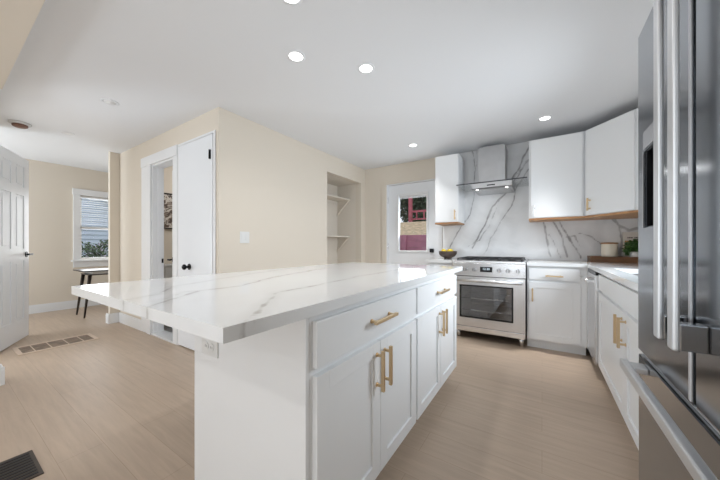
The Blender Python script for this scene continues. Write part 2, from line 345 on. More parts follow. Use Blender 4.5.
# ------------------------------------------------------------------ six-panel entry door (open)
dr = thing('door_2', (-4.60, .355, 0), None, None, 0); dr['kind'] = 'structure'
ang = math.atan2(.684-.355, -5.33+4.60); R4 = Matrix.Rotation(ang, 4, 'Z'); W = math.hypot(.73, .329)-.045
d = MB()
zp = [(.25, .93), (1.07, 1.69), (1.79, 2.03)]; xp = [(.12, W/2-.05), (W/2+.05, W-.12)]
d.box(.02, W, -.012, .012, .012, 2.14, 'door_white')
hs = [(a, b, c, e) for a, b in xp for c, e in zp]
for y0, y1 in ((-.02, -.012), (.012, .02)):
    holed(d, 'y', y0, y1, .02, W, .012, 2.14, hs, 'door_white')
for a, b_, c, e in hs:
    for sgn in (-1, 1):
        y0, y1 = sorted((sgn*.0118, sgn*.0175)); d.box(a+.03, b_-.03, y0, y1, c+.03, e-.03, 'door_white', .004)
bmesh.ops.transform(d.bm, matrix=R4, verts=d.bm.verts); d.build('door_leaf', dr, False)
k = MB()
for sgn in (-1, 1):
    k.cyl((W-.07, sgn*.02, 1.0), (W-.07, sgn*.028, 1.0), .032, 'black_metal'); k.cyl((W-.07, sgn*.02, 1.0), (W-.07, sgn*.07, 1.0), .01, 'black_metal'); k.box(W-.17, W-.06, sgn*.07-.008, sgn*.07+.008, .99, 1.01, 'black_metal', .003)
bmesh.ops.transform(k.bm, matrix=R4, verts=k.bm.verts); k.build('door_lever', dr, False)

# ------------------------------------------------------------------ far-room window
wn = thing('window_1', (XW, 1.9, .85), None, None); wn['kind'] = 'structure'
f = MB(); f.box(XW, XW+.022, 1.41, 1.50, .85, 2.01, 'trim_white', .003); f.box(XW, XW+.022, 2.30, 2.39, .85, 2.01, 'trim_white', .003); f.box(XW, XW+.026, 1.40, 2.40, 2.01, 2.12, 'trim_white', .003)
f.box(XW, XW+.06, 1.38, 2.42, .825, .85, 'trim_white', .004); f.box(XW, XW+.02, 1.41, 2.39, .72, .825, 'trim_white', .003); f.build('window_frame', wn)
f = MB()
for z0, z1 in ((.85, .89), (1.41, 1.45), (1.98, 2.01)): f.box(XW-.09, XW-.05, 1.50, 2.30, z0, z1, 'trim_white')
for y0, y1 in ((1.50, 1.53), (2.27, 2.30)): f.box(XW-.09, XW-.05, y0, y1, .89, 1.98, 'trim_white')
f.build('sash', wn)
MB().box(XW-.072, XW-.068, 1.53, 2.27, .89, 1.98, 'clear_glass').build('pane', wn)
bl = MB(); bl.box(XW-.045, XW-.01, 1.505, 2.295, 1.975, 2.005, 'shade_white', .003)
for i in range(14):
    z = 1.955-i*.038; bl.box(XW-.045, XW-.012, 1.51, 2.29, z-.0012, z+.0012, 'shade_white')
bl = bl.build('window_blind'); tag(bl, 'white slatted blind in the far room window', 'window blind')

# console table in the far room
ct = thing('console_table', (-6.05, 1.75, 0), 'dark wooden table with slim tapered splayed legs under the far window', 'table')
MB().box(-6.32, -5.78, 1.28, 2.35, .705, .722, 'table_dark', .003).build('table_top', ct)
MB().box(-6.27, -5.83, 1.36, 2.27, .645, .66, 'table_dark', .002).build('lower_shelf', ct)
MB().box(-6.25, -5.85, 1.40, 2.23, .66, .704, 'filter_mesh', .002).build('drawer', ct)
for sx, x in ((-1, -6.22), (1, -5.88)):
    for sy, y in ((-1, 1.38), (1, 2.25)):
        MB().cyl((x, y, .644), (x+sx*.03, y+sy*.07, 0), .024, 'table_dark', .011, 12).build('leg', ct)

# floor return grille
g = thing('floor_grille', (-4.58, .81, 0), 'tan rimmed floor return grille in front of the white six panel door', 'floor vent')
f = MB(); x0, x1, y0, y1 = -4.76, -4.40, .50, 1.115
for a in ((x0, x1, y0, y0+.035), (x0, x1, y1-.035, y1), (x0, x0+.035, y0+.035, y1-.035), (x1-.035, x1, y0+.035, y1-.035)): f.box(*a, 0, .008, 'register_tan', .002)
f.build('frame', g)
s = MB(); s.box(x0+.035, x1-.035, y0+.035, y1-.035, 0.0005, .003, 'register_dark')
for i in range(1, 9): x = x0+.035+i*(x1-x0-.07)/9; s.box(x-.005, x+.005, y0+.035, y1-.035, .003, .006, 'register_dark')
for yy in (.62, .74, .87, .99): s.box(x0+.035, x1-.035, yy-.004, yy+.004, .003, .007, 'register_tan')
s.build('slats', g)
o = MB(); o.box(-2.30, -2.02, .17, .31, 0, .006, 'bronze_dark', .002)
for i in range(9): o.box(-2.28+i*.028, -2.265+i*.028, .185, .295, .0055, .008, 'black_metal')
tag(o.build('floor_register'), 'small dark floor register near the lower left corner of the photo', 'floor vent')

# ------------------------------------------------------------------ back door with half glass
bd = thing('door_1', (-1.72, YB+.03, 0), None, None); bd['kind'] = 'structure'
X0, X1 = -2.17, -1.265
d = holed(MB(), 'y', YB+.03, YB+.07, X0, X1, .02, 2.105, [(-1.975, -1.505, 1.03, 1.92)], 'door_white'); d.build('door_leaf', bd)
f = MB()
for a in ((-2.005, -1.975, 1.0, 1.95), (-1.505, -1.475, 1.0, 1.95)): f.box(a[0], a[1], YB+.012, YB+.03, a[2], a[3], 'trim_white', .004)
for a in ((1.0, 1.03), (1.92, 1.95)): f.box(-1.975, -1.505, YB+.012, YB+.03, a[0], a[1], 'trim_white', .004)
f.build('glass_frame', bd)
MB().box(-1.975, -1.505, YB+.048, YB+.052, 1.03, 1.92, 'clear_glass').build('pane', bd)
bb = MB(); bb.box(-1.972, -1.508, YB+.032, YB+.046, 1.895, 1.918, 'shade_white')
for i in range(4): bb.box(-1.968, -1.512, YB+.034, YB+.044, 1.872+i*.006, 1.874+i*.006, 'shade_white')
bb.build('mini_blind', bd)
for zz in (1.86, 1.1, .3): 
    h = MB(); h.cyl((X0-.004, YB+.022, zz-.05), (X0-.004, YB+.022, zz+.05), .008, 'steel'); h.build('hinge', bd)
mb = MB(); mb.box(-2.27, -2.19, YB-.018, YB, 0, 2.125, 'wall_paint', .003); mb.box(-2.27, -1.245, YB-.018, YB, 2.125, 2.145, 'wall_paint', .003)
mb.box(-2.19, -2.172, YB, YB+.12, 0, 2.125, 'trim_white'); mb.box(-2.172, -1.245, YB, YB+.12, 2.108, 2.125, 'trim_white'); struct(mb.build('trim_6'))
tag(MB().box(-1.443, -1.385, YB-.02, YB+.028, 1.0, 1.06, 'black_metal', .004).build('deadbolt', None), 'small black square lock on the white back door beside the brown bowl', 'lock')

# pantry shelves
for i, z in enumerate((1.90, 1.25)):
    s = thing('pantry_shelf', (-2.97, 3.6, z), ('upper' if i == 0 else 'lower')+' beige painted shelf in the wall recess, '+('nearest the top' if i == 0 else 'just above the marble countertop'), 'shelf', group='shelves in the wall recess')
    MB().box(-3.119, -2.84, 3.155, 4.06, z, z+.022, 'niche_paint', .002).build('board', s)
    br = MB(); br.prism([(-3.118, z-.26), (-3.118, z-.235), (-2.89, z-.001), (-2.865, z-.001), (-2.865, z-.006)], 4.035, 4.06, 'y', 'niche_paint'); br.build('bracket', s)
    br = MB(); br.box(-3.119, -3.10, 3.17, 4.03, z-.045, z-.001, 'niche_paint'); br.build('cleat', s)

# ------------------------------------------------------------------ marble with veins
F = 281.; ss, cc = math.sin(YAW), math.cos(YAW)
def ray(u, v): a = (u-360)/F; return (-ss+a*cc, cc+a*ss, -(v-246)/F)
def onZ(u, v, z): r = ray(u, v); t = (z-1.1)/r[2]; return (t*r[0], t*r[1])
def onY(u, v, Y): r = ray(u, v); t = Y/r[1]; return (t*r[0], 1.1+t*r[2])
def segd(p, a, b):
    ax, ay = a; bx, by = b; dx, dy = bx-ax, by-ay; L = dx*dx+dy*dy
    t = max(0, min(1, ((p[0]-ax)*dx+(p[1]-ay)*dy)/L)) if L else 0
    return math.hypot(p[0]-ax-t*dx, p[1]-ay-t*dy)
def vein_fn(polys, seed):
    def f(x, y):
        n = noise.noise(Vector((x*6+seed, y*6, 0)))*.018 + noise.noise(Vector((x*22, y*22+seed, 3)))*.006
        m = noise.noise(Vector((x*6, y*6, 9+seed)))*.018 + noise.noise(Vector((x*22, y*22, 13+seed)))*.006
        p = (x+n, y+m); best = 9
        for w_, pl in polys:
            for a, b in zip(pl, pl[1:]):
                q = segd(p, a, b)+w_
                if q < best: best = q
        return best
    return f
def vein_slab(name, plane, a0, a1, b0, b1, t0, t1, fn, m, res=.012, parent=None, holes=()):
    """slab with a fine grid; plane 'z': a=x,b=y,t=z ; plane 'y': a=x,b=z,t=y"""
    bm = bmesh.new()
    def ticks(lo, hi, ex):
        n = max(1, round((hi-lo)/res)); t = {round(lo+i*(hi-lo)/n, 5) for i in range(n+1)}
        t |= {round(e, 5) for e in ex}; return sorted(t)
    A = ticks(a0, a1, [q for h in holes for q in h[:2]]); B = ticks(b0, b1, [q for h in holes for q in h[2:]])
    P = (lambda a, b, t: (a, b, t)) if plane == 'z' else (lambda a, b, t: (a, t, b))
    cache = {}; info = []
    def V(i, j, k):
        q = (i, j, k)
        if q not in cache:
            cache[q] = bm.verts.new(P(A[i], B[j], (t0, t1)[k])); info.append((A[i], B[j]))
        return cache[q]
    def inside(i, j):
        if i < 0 or j < 0 or i >= len(A)-1 or j >= len(B)-1: return False
        x = (A[i]+A[i+1])/2; y = (B[j]+B[j+1])/2
        return not any(h[0] < x < h[1] and h[2] < y < h[3] for h in holes)
    for i in range(len(A)-1):
        for j in range(len(B)-1):
            if not inside(i, j): continue
            for k in (0, 1): bm.faces.new((V(i, j, k), V(i+1, j, k), V(i+1, j+1, k), V(i, j+1, k)))
            if not inside(i-1, j): bm.faces.new((V(i, j, 0), V(i, j+1, 0), V(i, j+1, 1), V(i, j, 1)))
            if not inside(i+1, j): bm.faces.new((V(i+1, j, 0), V(i+1, j+1, 0), V(i+1, j+1, 1), V(i+1, j, 1)))
            if not inside(i, j-1): bm.faces.new((V(i, j, 0), V(i+1, j, 0), V(i+1, j, 1), V(i, j, 1)))
            if not inside(i, j+1): bm.faces.new((V(i, j+1, 0), V(i+1, j+1, 0), V(i+1, j+1, 1), V(i, j+1, 1)))
    bmesh.ops.recalc_face_normals(bm, faces=bm.faces)
    me = bpy.data.meshes.new(name); bm.to_mesh(me); bm.free(); me.materials.append(M[m])
    at = me.attributes.new('vein_distance', 'FLOAT', 'POINT'); memo = {}
    for i, (x, y) in enumerate(info):
        if (x, y) not in memo: memo[x, y] = fn(x, y)
        at.data[i].value = memo[x, y]
    o = bpy.data.objects.new(name, me); COL.objects.link(o)
    if parent is not None: o.parent = parent
    return o
TOP = .925; UND = .89
Z = lambda l: [onZ(u, v, TOP) for u, v in l]
isl_v = [(0, Z([(231, 333), (239, 324), (262, 308), (276, 293.5), (297, 289), (355, 277), (410, 267.5), (440, 263.5)])),
         (-.002, Z([(120, 312), (145, 307.5), (165, 301), (200, 291), (240, 286), (275, 277), (330, 267)])),
         (.001, Z([(110, 303), (125, 300), (157, 294), (175, 286), (260, 272.5), (320, 264)])),
         (.003, Z([(157, 301), (185, 292), (200, 291)])), (.004, Z([(262, 308), (285, 312), (330, 300)][:1]+[(250, 322)]))]
island_top = vein_slab('island_countertop', 'z', -1.725, -.572, .345, 2.50, UND, TOP, vein_fn(isl_v, 1), 'marble_counter', .01)
tag(island_top, 'long glossy white marble slab with grey veins on the kitchen island', 'countertop')
Yw = lambda l: [onY(u, v, YB) for u, v in l]
back_v = [(-.002, Yw([(472, 150), (473.7, 156), (476, 167.5), (474.5, 185), (473.7, 200), (470, 216), (461, 227.5), (453.7, 239.5), (448, 255)])),
          (.002, Yw([(477, 150), (477.5, 165), (475, 176)])),
          (-.004, Yw([(531, 140), (527, 152), (520, 167.5), (513.7, 176), (507, 192), (492, 207.5), (487, 220), (478.7, 237.5), (472, 248)])),
          (-.001, Yw([(533, 155), (524, 166), (517, 178), (510, 184)])), (0, Yw([(530, 168), (527, 172), (516, 189), (512.5, 205), (502.5, 220), (491, 239), (484, 255)])),
          (.002, Yw([(500, 200), (489, 226), (480, 240), (468, 246)])), (.003, Yw([(527, 160), (519, 172), (511, 182)])),
          (-.003, Yw([(535, 205), (544, 225), (546, 240), (552, 257)])), (-.004, Yw([(545, 212), (555, 225), (562.5, 237), (567, 257)])),
          (-.002, Yw([(556, 215), (562, 227), (572, 242), (581, 258)])), (.001, Yw([(562, 237), (574, 236), (580, 247)])), (0, Yw([(578, 234), (592, 238), (602, 243), (612, 256)])),
          (-.008, Yw([(612, 215), (618, 226), (628, 231), (640, 228)])), (-.002, Yw([(618, 226), (621, 240), (619, 256)])), (.001, Yw([(548, 235), (557, 248), (560, 258)]))]
fb = vein_fn(back_v, 5)
bs = vein_slab('marble_backsplash', 'y', -1.244, XR-.001, .926, 2.438, YB-.0145, YB-.0005, fb, 'marble_wall', .014)
tag(bs, 'full height white marble backsplash with dark grey veins behind the range', 'backsplash')
ctv = vein_fn([(0, [(.5, 4.2), (.45, 3.6), (.62, 3.0), (.5, 2.4), (.8, 1.6)]), (.002, [(-.1, 3.9), (.2, 4.0), (.6, 3.7), (1, 3.6)])], 8)
# L-shaped counter: one slab, minus the inner corner and the sink cut-out
lc = vein_slab('perimeter_countertop', 'z', -.135, XR, 1.46, YB-.0145, UND, TOP, ctv, 'marble_counter', .02, holes=[(-.136, .372, 1.45, 3.492), (.47, .86, 2.22, 2.92)])
tag(lc, 'white marble corner countertop running from the range to the refrigerator', 'countertop')
sm = vein_slab('side_countertop', 'z', -1.243, -.915, 3.492, YB-.0145, UND, TOP, ctv, 'marble_counter', .02)
tag(sm, 'short white marble countertop left of the range under the brown bowl', 'countertop')
# sink basin
sk = MB(); 
for a in ((.455, .47, 2.205, 2.935), (.86, .875, 2.205, 2.935), (.47, .86, 2.205, 2.22), (.47, .86, 2.92, 2.935)): sk.box(*a, .69, .889, 'steel')
sk.box(.455, .875, 2.205, 2.935, .68, .69, 'steel'); tag(sk.build('undermount_sink'), 'stainless undermount sink in the counter beside the refrigerator', 'sink')

# ------------------------------------------------------------------ cabinets
def shaker(mb, x0, x1, z0, z1, t=.02, rail=.062, m='cabinet_white'):
    mb.box(x0, x1, -t+.009, 0, z0, z1, m)
    r = rail
    pr = lambda a, b, c, d: mb.box(a, b, -t, -t+.0095, c, d, m, .0015)
    pr(x0, x0+r, z0, z1); pr(x1-r, x1, z0, z1); pr(x0+r, x1-r, z0, z0+r); pr(x0+r, x1-r, z1-r, z1)
def handle_mb(cx, cz, L, vert, t=.02, m='brass'):
    mb = MB(); h = L/2; s = .0068; y = -t-.032
    if vert:
        mb.box(cx-s, cx+s, y-s, y+s, cz-h, cz+h, m, .0015)
        for q in (-1, 1): mb.box(cx-.005, cx+.005, y+s, -t-.0002, cz+q*(h-.022)-.005, cz+q*(h-.022)+.005, m); mb.cyl((cx, -t-.0002, cz+q*(h-.022)), (cx, -t-.004, cz+q*(h-.022)), .009, m)
    else:
        mb.box(cx-h, cx+h, y-s, y+s, cz-s, cz+s, m, .0015)
        for q in (-1, 1): mb.box(cx+q*(h-.022)-.005, cx+q*(h-.022)+.005, y+s, -t-.0002, cz-.005, cz+.005, m); mb.cyl((cx+q*(h-.022), -t-.0002, cz), (cx+q*(h-.022), -t-.004, cz), .009, m)
    return mb
def cabinet(name, loc, rz, w, dep, z0, z1, doors, drawers, label, group=None, toe=True, edge=None, cat='cabinet'):
    """local frame: face at y=0 looking -y, width along +x"""
    r = thing(name, loc, label, cat, rz, group)
    b = MB(); b.box(0, w, 0.0, dep, z0+(.10 if toe else 0), z1, 'cabinet_white')
    b.build('body', r, False)
    if toe: MB().box(.0, w, .07, dep, 0, .0995, 'cabinet_white').build('toe_kick', r, False)
    if edge: MB().box(0, w, -.018, dep, z0-.02, z0-.0005, 'maple_edge').build('bottom_rail', r, False)['label'] = 'brown wood bottom edge'
    for d in doors:
        m = MB()
        if d.get('slab'): m.box(d['x'][0], d['x'][1], -.02, 0, d['z'][0], d['z'][1], 'cabinet_white', .003)
        else: shaker(m, d['x'][0], d['x'][1], d['z'][0], d['z'][1], rail=d.get('rail', .062))
        o = m.build('door', r, False)
        if 'h' in d: handle_mb(d['h'][0], d['h'][1], d['h'][2], True, m=d.get('hm', 'brass')).build('handle', o, False)
    for d in drawers:
        m = MB(); m.box(d['x'][0], d['x'][1], -.02, 0, d['z'][0], d['z'][1], 'cabinet_white', .003)
        o = m.build('drawer', r, False)
        if 'h' in d: handle_mb(d['h'][0], d['h'][1], d['h'][2], False).build('handle', o, False)
    return r
DZ = (.115, .72); WZ = (.745, .866); IDZ = (.115, .689); IWZ = (.714, .863)
def two_door(w, hl=.17, inset=.012): 
    m = w/2
    return [dict(x=(inset, m-.002), z=IDZ, h=(m-.035, .575, hl)), dict(x=(m+.002, w-inset), z=IDZ, h=(m+.035, .575, hl))], [dict(x=(inset, w-inset), z=IWZ, h=(m, .79, .2))]
wI = .885
for i, y in enumerate((.652, 1.5)):
    wI = (1.5-.652) if i == 0 else .885
    dd, dw = two_door(wI-.0005, inset=.012)
    cabinet('island_cabinet', (-.61, y, 0), PI/2, wI-.001, .635, 0, .889, dd, dw,
            ('near' if i == 0 else 'far')+' white island cabinet with one drawer over two shaker doors, '+('closest to the camera' if i == 0 else 'closest to the range'), 'island cabinets')
ep = MB(); ep.box(-1.268, -.61, .634, .6515, 0, .889, 'cabinet_white', .001); tag(ep.build('island_end_panel'), 'plain white end panel of the island with the outlet on it', 'panel')
ep = MB(); ep.box(-1.268, -1.247, .652, 2.385, 0, .889, 'cabinet_white', .001); tag(ep.build('island_back_panel'), 'plain white back panel of the island under the slab overhang', 'panel')

def outlet_y(name, cx, cz, y, label, horiz=True, cat='outlet', mt='plate_white'):
    r = thing(name, (cx, y, cz), label, cat); a, b = (.058, .037) if horiz else (.037, .058)
    MB().box(cx-a, cx+a, y-.006, y, cz-b, cz+b, mt, .002).build('cover_plate', r)
    for q in (-1, 1):
        ox, oz = (q*.02, 0) if horiz else (0, q*.02)
        m = MB(); m.cyl((cx+ox, y-.006, cz+oz), (cx+ox, y-.0085, cz+oz), .0155, mt, n=24); m.box(cx+ox-.006, cx+ox-.004, y-.0088, y-.0084, cz+oz-.005, cz+oz+.005, 'ink_dark'); m.box(cx+ox+.004, cx+ox+.006, y-.0088, y-.0084, cz+oz-.005, cz+oz+.005, 'ink_dark'); m.build('socket', r)
outlet_y('wall_outlet', -1.14, .69, .634, 'white double outlet mounted sideways on the island end panel')
# switch plate on pantry wall (faces +X)
ys = 2.61/math.tan(YAW-math.atan((244.5-360)/F))
sp = thing('light_switch', (XP, ys, 1.19), 'white double switch plate on the cream wall left of the recess', 'light switch')
MB().box(XP, XP+.006, ys-.055, ys+.055, 1.13, 1.25, 'plate_white', .002).build('cover_plate', sp)
for q in (-1, 1): MB().box(XP+.006, XP+.010, ys+q*.024-.014, ys+q*.024+.014, 1.16, 1.22, 'plate_white', .002).build('rocker', sp)

# base cabinet right of the range (faces -Y)
cabinet('base_cabinet', (-.135, 3.53, 0), 0, .505, .655, 0, .889, [dict(x=(.02, .455), z=DZ, h=(.05, .585, .14))], [dict(x=(.02, .455), z=WZ, h=(.24, .79, .15))],
        'white base cabinet with one drawer and one shaker door right of the range')
cabinet('base_cabinet', (-1.243, 3.53, 0), 0, .328, .655, 0, .889, [dict(x=(.012, .316), z=DZ, h=(.28, .585, .14))], [dict(x=(.012, .316), z=WZ, h=(.164, .79, .13))],
        'narrow white base cabinet between the back door and the range')
# corner filler
MBf = MB().box(.371, .392, 3.50, 3.529, .1, .889, 'cabinet_white').build('corner_filler'); tag(MBf, 'slim white filler strip between corner base cabinet and dishwasher', 'panel')
# sink base + cabinet to the fridge (faces -X): local x -> -Y
sc_ = cabinet('sink_cabinet', (.41, 3.02, 0), -PI/2, 1.558, .57, 0, .66, [dict(x=(.012, .868), z=(.115, .72), h=(.825, .615, .17)), dict(x=(.872, 1.545), z=(.115, .72), h=(.915, .615, .17))], [dict(x=(.012, 1.545), z=WZ)],
        'long white sink base cabinet with two shaker doors between dishwasher and refrigerator')
MB().box(0, 1.558, 0, .02, .6605, .889, 'cabinet_white').build('front_rail', sc_, False)

# upper cabinets
UZ = (1.42, 2.33)
cabinet('wall_cabinet', (-1.24, 3.84, 0), 0, .31, .345, 1.42, 2.33, [dict(x=(.004, .306), z=(1.425, 2.325), slab=1, h=(.27, 1.515, .13))], [], 'narrow white wall cabinet left of the range hood', toe=False, edge=1)
cabinet('wall_cabinet', (-.13, 3.84, 0), 0, .515, .345, 1.42, 2.33, [dict(x=(.02, .495), z=(1.425, 2.325), rail=.0, slab=1, h=(.055, 1.50, .13), hm='steel_bright')], [], 'wide white wall cabinet right of the range hood', toe=False, edge=1)
# diagonal corner cabinet: five-sided body
dg = thing('corner_wall_cabinet', (.387, 3.84, 0), 'white diagonal corner wall cabinet between the wide cabinet and refrigerator', 'cabinet')
p5 = [(.387, 3.84), (.725, 3.445), (XR-.001, 3.445), (XR-.001, YB-.015), (.387, YB-.015)]
MB().prism(p5, 1.42, 2.33, 'z', 'cabinet_white').build('body', dg)
MB().prism([(x-(.012 if i < 2 else 0), y-(.014 if i < 2 else 0)) for i, (x, y) in enumerate(p5)], 1.40, 1.4195, 'z', 'maple_edge').build('bottom_rail', dg)['label'] = 'brown wood bottom edge'
aD = math.atan2(3.445-3.84, .725-.387); Ld = math.hypot(.338, .395); RD = Matrix.Rotation(aD, 4, 'Z')
m = MB(); m.box(.025, Ld-.025, -.02, -.0005, 1.425, 2.325, 'cabinet_white', .003); bmesh.ops.transform(m.bm, matrix=RD, verts=m.bm.verts); od = m.build('door', dg, False)
m = handle_mb(.075, 1.535, .13, True); bmesh.ops.transform(m.bm, matrix=RD, verts=m.bm.verts); m.build('handle', od, False)

# ------------------------------------------------------------------ range
X0, X1, YF, RB = -.905, -.145, 3.50, YB-.02
rg = thing('gas_range', ((X0+X1)/2, 3.8, 0), 'freestanding stainless steel gas range with oven on the back wall', 'range')
b = MB(); b.box(X0, X0+.02, YF, RB, .10, .90, 'steel'); b.box(X1-.02, X1, YF, RB, .10, .90, 'fridge_side'); b.box(X0+.02, X1-.02, RB-.02, RB, .10, .90, 'fridge_side')
b.box(X0+.02, X1-.02, YF, RB-.02, .10, .22, 'dark_enamel'); b.box(X0+.02, X1-.02, YF, RB-.02, .70, .90, 'dark_enamel'); b.build('body', rg)
cv = MB(); cv.box(X0+.02, X0+.09, YF+.003, RB-.1, .221, .699, 'oven_grey'); cv.box(X1-.09, X1-.02, YF+.003, RB-.1, .221, .699, 'oven_grey'); cv.box(X0+.09, X1-.09, RB-.15, RB-.1, .221, .699, 'oven_grey'); cv.build('oven_cavity', rg)
for z in (.34, .48):
    r = MB(); 
    for yy in (YF+.03, RB-.2): r.cyl((X0+.095, yy, z), (X1-.095, yy, z), .006, 'steel_bright', n=8)
    for i in range(19): x = X0+.1+i*(X1-X0-.2)/18; r.cyl((x, YF+.03, z), (x, RB-.2, z), .0024, 'steel_bright', n=6)
    r.build('oven_rack', rg)
dd = holed(MB(), 'y', YF-.045, YF-.002, X0+.004, X1-.004, .165, .745, [(-.815, -.27, .272, .637)], 'steel').build('oven_door', rg)
MB().box(-.815, -.27, YF-.038, YF-.030, .272, .637, 'oven_glass').build('window', dd)
fr = holed(MB(), 'y', YF-.047, YF-.0452, -.825, -.26, .262, .647, [(-.809, -.276, .278, .631)], 'black_plastic').build('window_rim', dd)
h = MB(); h.cyl((X0+.03, YF-.10, .703), (X1-.03, YF-.10, .703), .016, 'handle_steel')
for q in (X0+.06, X1-.06): h.box(q-.012, q+.012, YF-.10, YF-.0452, .694, .712, 'steel_bright', .003)
h.build('handle', dd)
MB().box(X0+.004, X1-.004, YF-.035, YF-.002, .10, .158, 'steel', .003).build('storage_drawer', rg)
cp = MB().box(X0, X1, YF-.05, YF-.001, .752, .905, 'steel', .004).build('control_panel', rg)
for u in (465.3, 474.2, 499.2, 508.0, 518.0):
    x = (YF-.05)*math.tan(math.atan((u-360)/F)-YAW)
    k = MB(); k.cyl((x, YF-.0505, .828), (x, YF-.056, .828), .030, 'steel_bright', n=28); k.cyl((x, YF-.056, .828), (x, YF-.092, .828), .023, 'knob_steel', .020, n=28); k.box(x-.0035, x+.0035, YF-.098, YF-.091, .810, .846, 'steel_bright', .001); k.build('knob', rg)
xa, xb = [(YF-.05)*math.tan(math.atan((u-360)/F)-YAW) for u in (480, 492.3)]
dp = MB().box(xa, xb, YF-.054, YF-.0502, .803, .862, 'display', .001).build('display', rg)
fc = bpy.data.curves.new('clock_digits', 'FONT'); fc.body = '12:30'; fc.size = .034; fc.extrude = .0003; fc.align_x = 'CENTER'; fc.align_y = 'CENTER'
fo = bpy.data.objects.new('clock_digits', fc); COL.objects.link(fo); fc.materials.append(M['digits'])
bpy.context.view_layer.update(); me = bpy.data.meshes.new_from_object(fo); bpy.data.objects.remove(fo)
fo = bpy.data.objects.new('clock_digits', me); COL.objects.link(fo); me.transform(Matrix.Translation(Vector(((xa+xb)/2, YF-.0545, .838))-rg.location) @ Matrix.Rotation(PI/2, 4, 'X')); fo.parent = dp
ckt = MB(); ckt.box(X0, X1, YF-.03, RB, .9055, .928, 'steel', .003); ckt.box(X0+.03, X1-.03, YF+.03, RB-.06, .9275, .931, 'dark_enamel'); ckt.box(X0, X1, RB-.045, RB, .928, .945, 'steel', .003); ckt.build('cooktop', rg)
for gx in range(3):
    a = X0+.035+gx*.2325; b_ = a+.225; g = MB(); z0, z1 = .945, .957
    for y in (YF+.035, YF+.33, RB-.075): g.box(a, b_, y-.006, y+.006, z0, z1, 'cast_iron', .002)
    for x in (a+.006, (a+b_)/2, b_-.006): g.box(x-.006, x+.006, YF+.035, RB-.075, z0, z1, 'cast_iron', .002)
    for y in (YF+.18, YF+.48): g.box(a, b_, y-.005, y+.005, z0, z1, 'cast_iron', .002)
    for x in (a+.006, b_-.006):
        for y in (YF+.04, RB-.08): g.box(x-.006, x+.006, y-.006, y+.006, .931, z0, 'cast_iron')
    g.build('grate', rg)
    for y in ((YF+.18, YF+.48) if gx != 1 else (YF+.33,)):
        q = MB(); q.lathe(((a+b_)/2, y, .931), [(.001, 0), (.045, 0), (.045, .006), (.03, .007), (.03, .012), (.001, .012)], 'cast_iron', 24); q.build('burner', rg)
for x in (X0+.05, X1-.045):
    for y in (YF+.05, RB-.06): MB().cyl((x, y, 0), (x, y, .1), .02, 'steel', .022, 16).build('foot', rg)

# ------------------------------------------------------------------ range hood
hd = thing('range_hood', (-.53, 3.9, 1.8), 'stainless wall chimney range hood with thin flat glass canopy above the range', 'range hood')
MB().box(-.695, -.385, 3.90, YB-.016, 1.875, 2.372, 'hood_steel', .002).build('chimney', hd)
MB().box(-.915, -.14, 3.66, YB-.02, 1.866, 1.874, 'hood_glass', .001).build('glass_canopy', hd)
MB().box(-.915, -.14, 3.657, 3.6598, 1.864, 1.876, 'dark_enamel').build('canopy_edge', hd)
b = MB(); b.prism([(3.70, 1.812), (3.685, 1.865), (YB-.02, 1.865), (YB-.02, 1.80), (3.72, 1.80)], -.735, -.295, 'x', 'hood_steel'); b.build('body', hd)
for q in (-.515, ): MB().box(-.70, -.33, 3.76, 4.10, 1.795, 1.7995, 'filter_mesh', .001).build('filter', hd)
for x in (-.68, -.35): MB().cyl((x, 3.74, 1.7995), (x, 3.74, 1.796), .014, 'lit_lens', n=16).build('added_hood_lamp', hd)  # glowing lamps added under the hood for the range top and marble
ld = bpy.data.lights.new('hood_fill_light', 'AREA'); ld.shape = 'RECTANGLE'; ld.size = .3; ld.size_y = .05; ld.energy = .6  # added light that goes with the lamps under the hood
lo = bpy.data.objects.new('hood_fill_light', ld); lo.location = (0.015, -.16, -.006); lo.parent = hd; COL.objects.link(lo)
MB().box(-.56, -.47, 3.688, 3.6935, 1.83, 1.842, 'display').build('control_strip', hd)

# ------------------------------------------------------------------ dishwasher (faces -X)
dwy0, dwy1 = 3.03, 3.495
dw = thing('dishwasher', (.6, 3.26, 0), 'stainless steel dishwasher under the counter in the corner', 'dishwasher')
MB().box(.415, .97, dwy0, dwy1, .10, .885, 'black_plastic').build('body', dw)
MB().box(.37, .4145, dwy0+.004, dwy1, .11, .855, 'steel', .003).build('door', dw)
MB().box(.374, .4145, dwy0+.004, dwy1, .8565, .885, 'black_plastic', .002).build('control_strip', dw)
h = MB(); h.cyl((.325, dwy0+.03, .80), (.325, dwy1-.03, .80), .011, 'steel_bright')
for y in (dwy0+.05, dwy1-.05): h.box(.325, .3695, y-.009, y+.009, .792, .808, 'steel_bright')
h.build('handle', dw)
MB().box(.46, .97, dwy0, dwy1, 0, .0995, 'dark_enamel').build('toe_kick', dw)

# ------------------------------------------------------------------ refrigerator
fx = .30; y0, ys_, y1 = .53, .98, 1.437
fg = thing('refrigerator', (.65, .98, 0), 'large dark stainless french door refrigerator with long bar handles at right', 'refrigerator')
MB().box(.385, .99, y0+.005, y1-.005, .02, 1.85, 'fridge_side', .004).build('body', fg)
MB().box(.40, .95, y0+.03, y1-.03, 0, .02, 'black_plastic').build('base', fg)
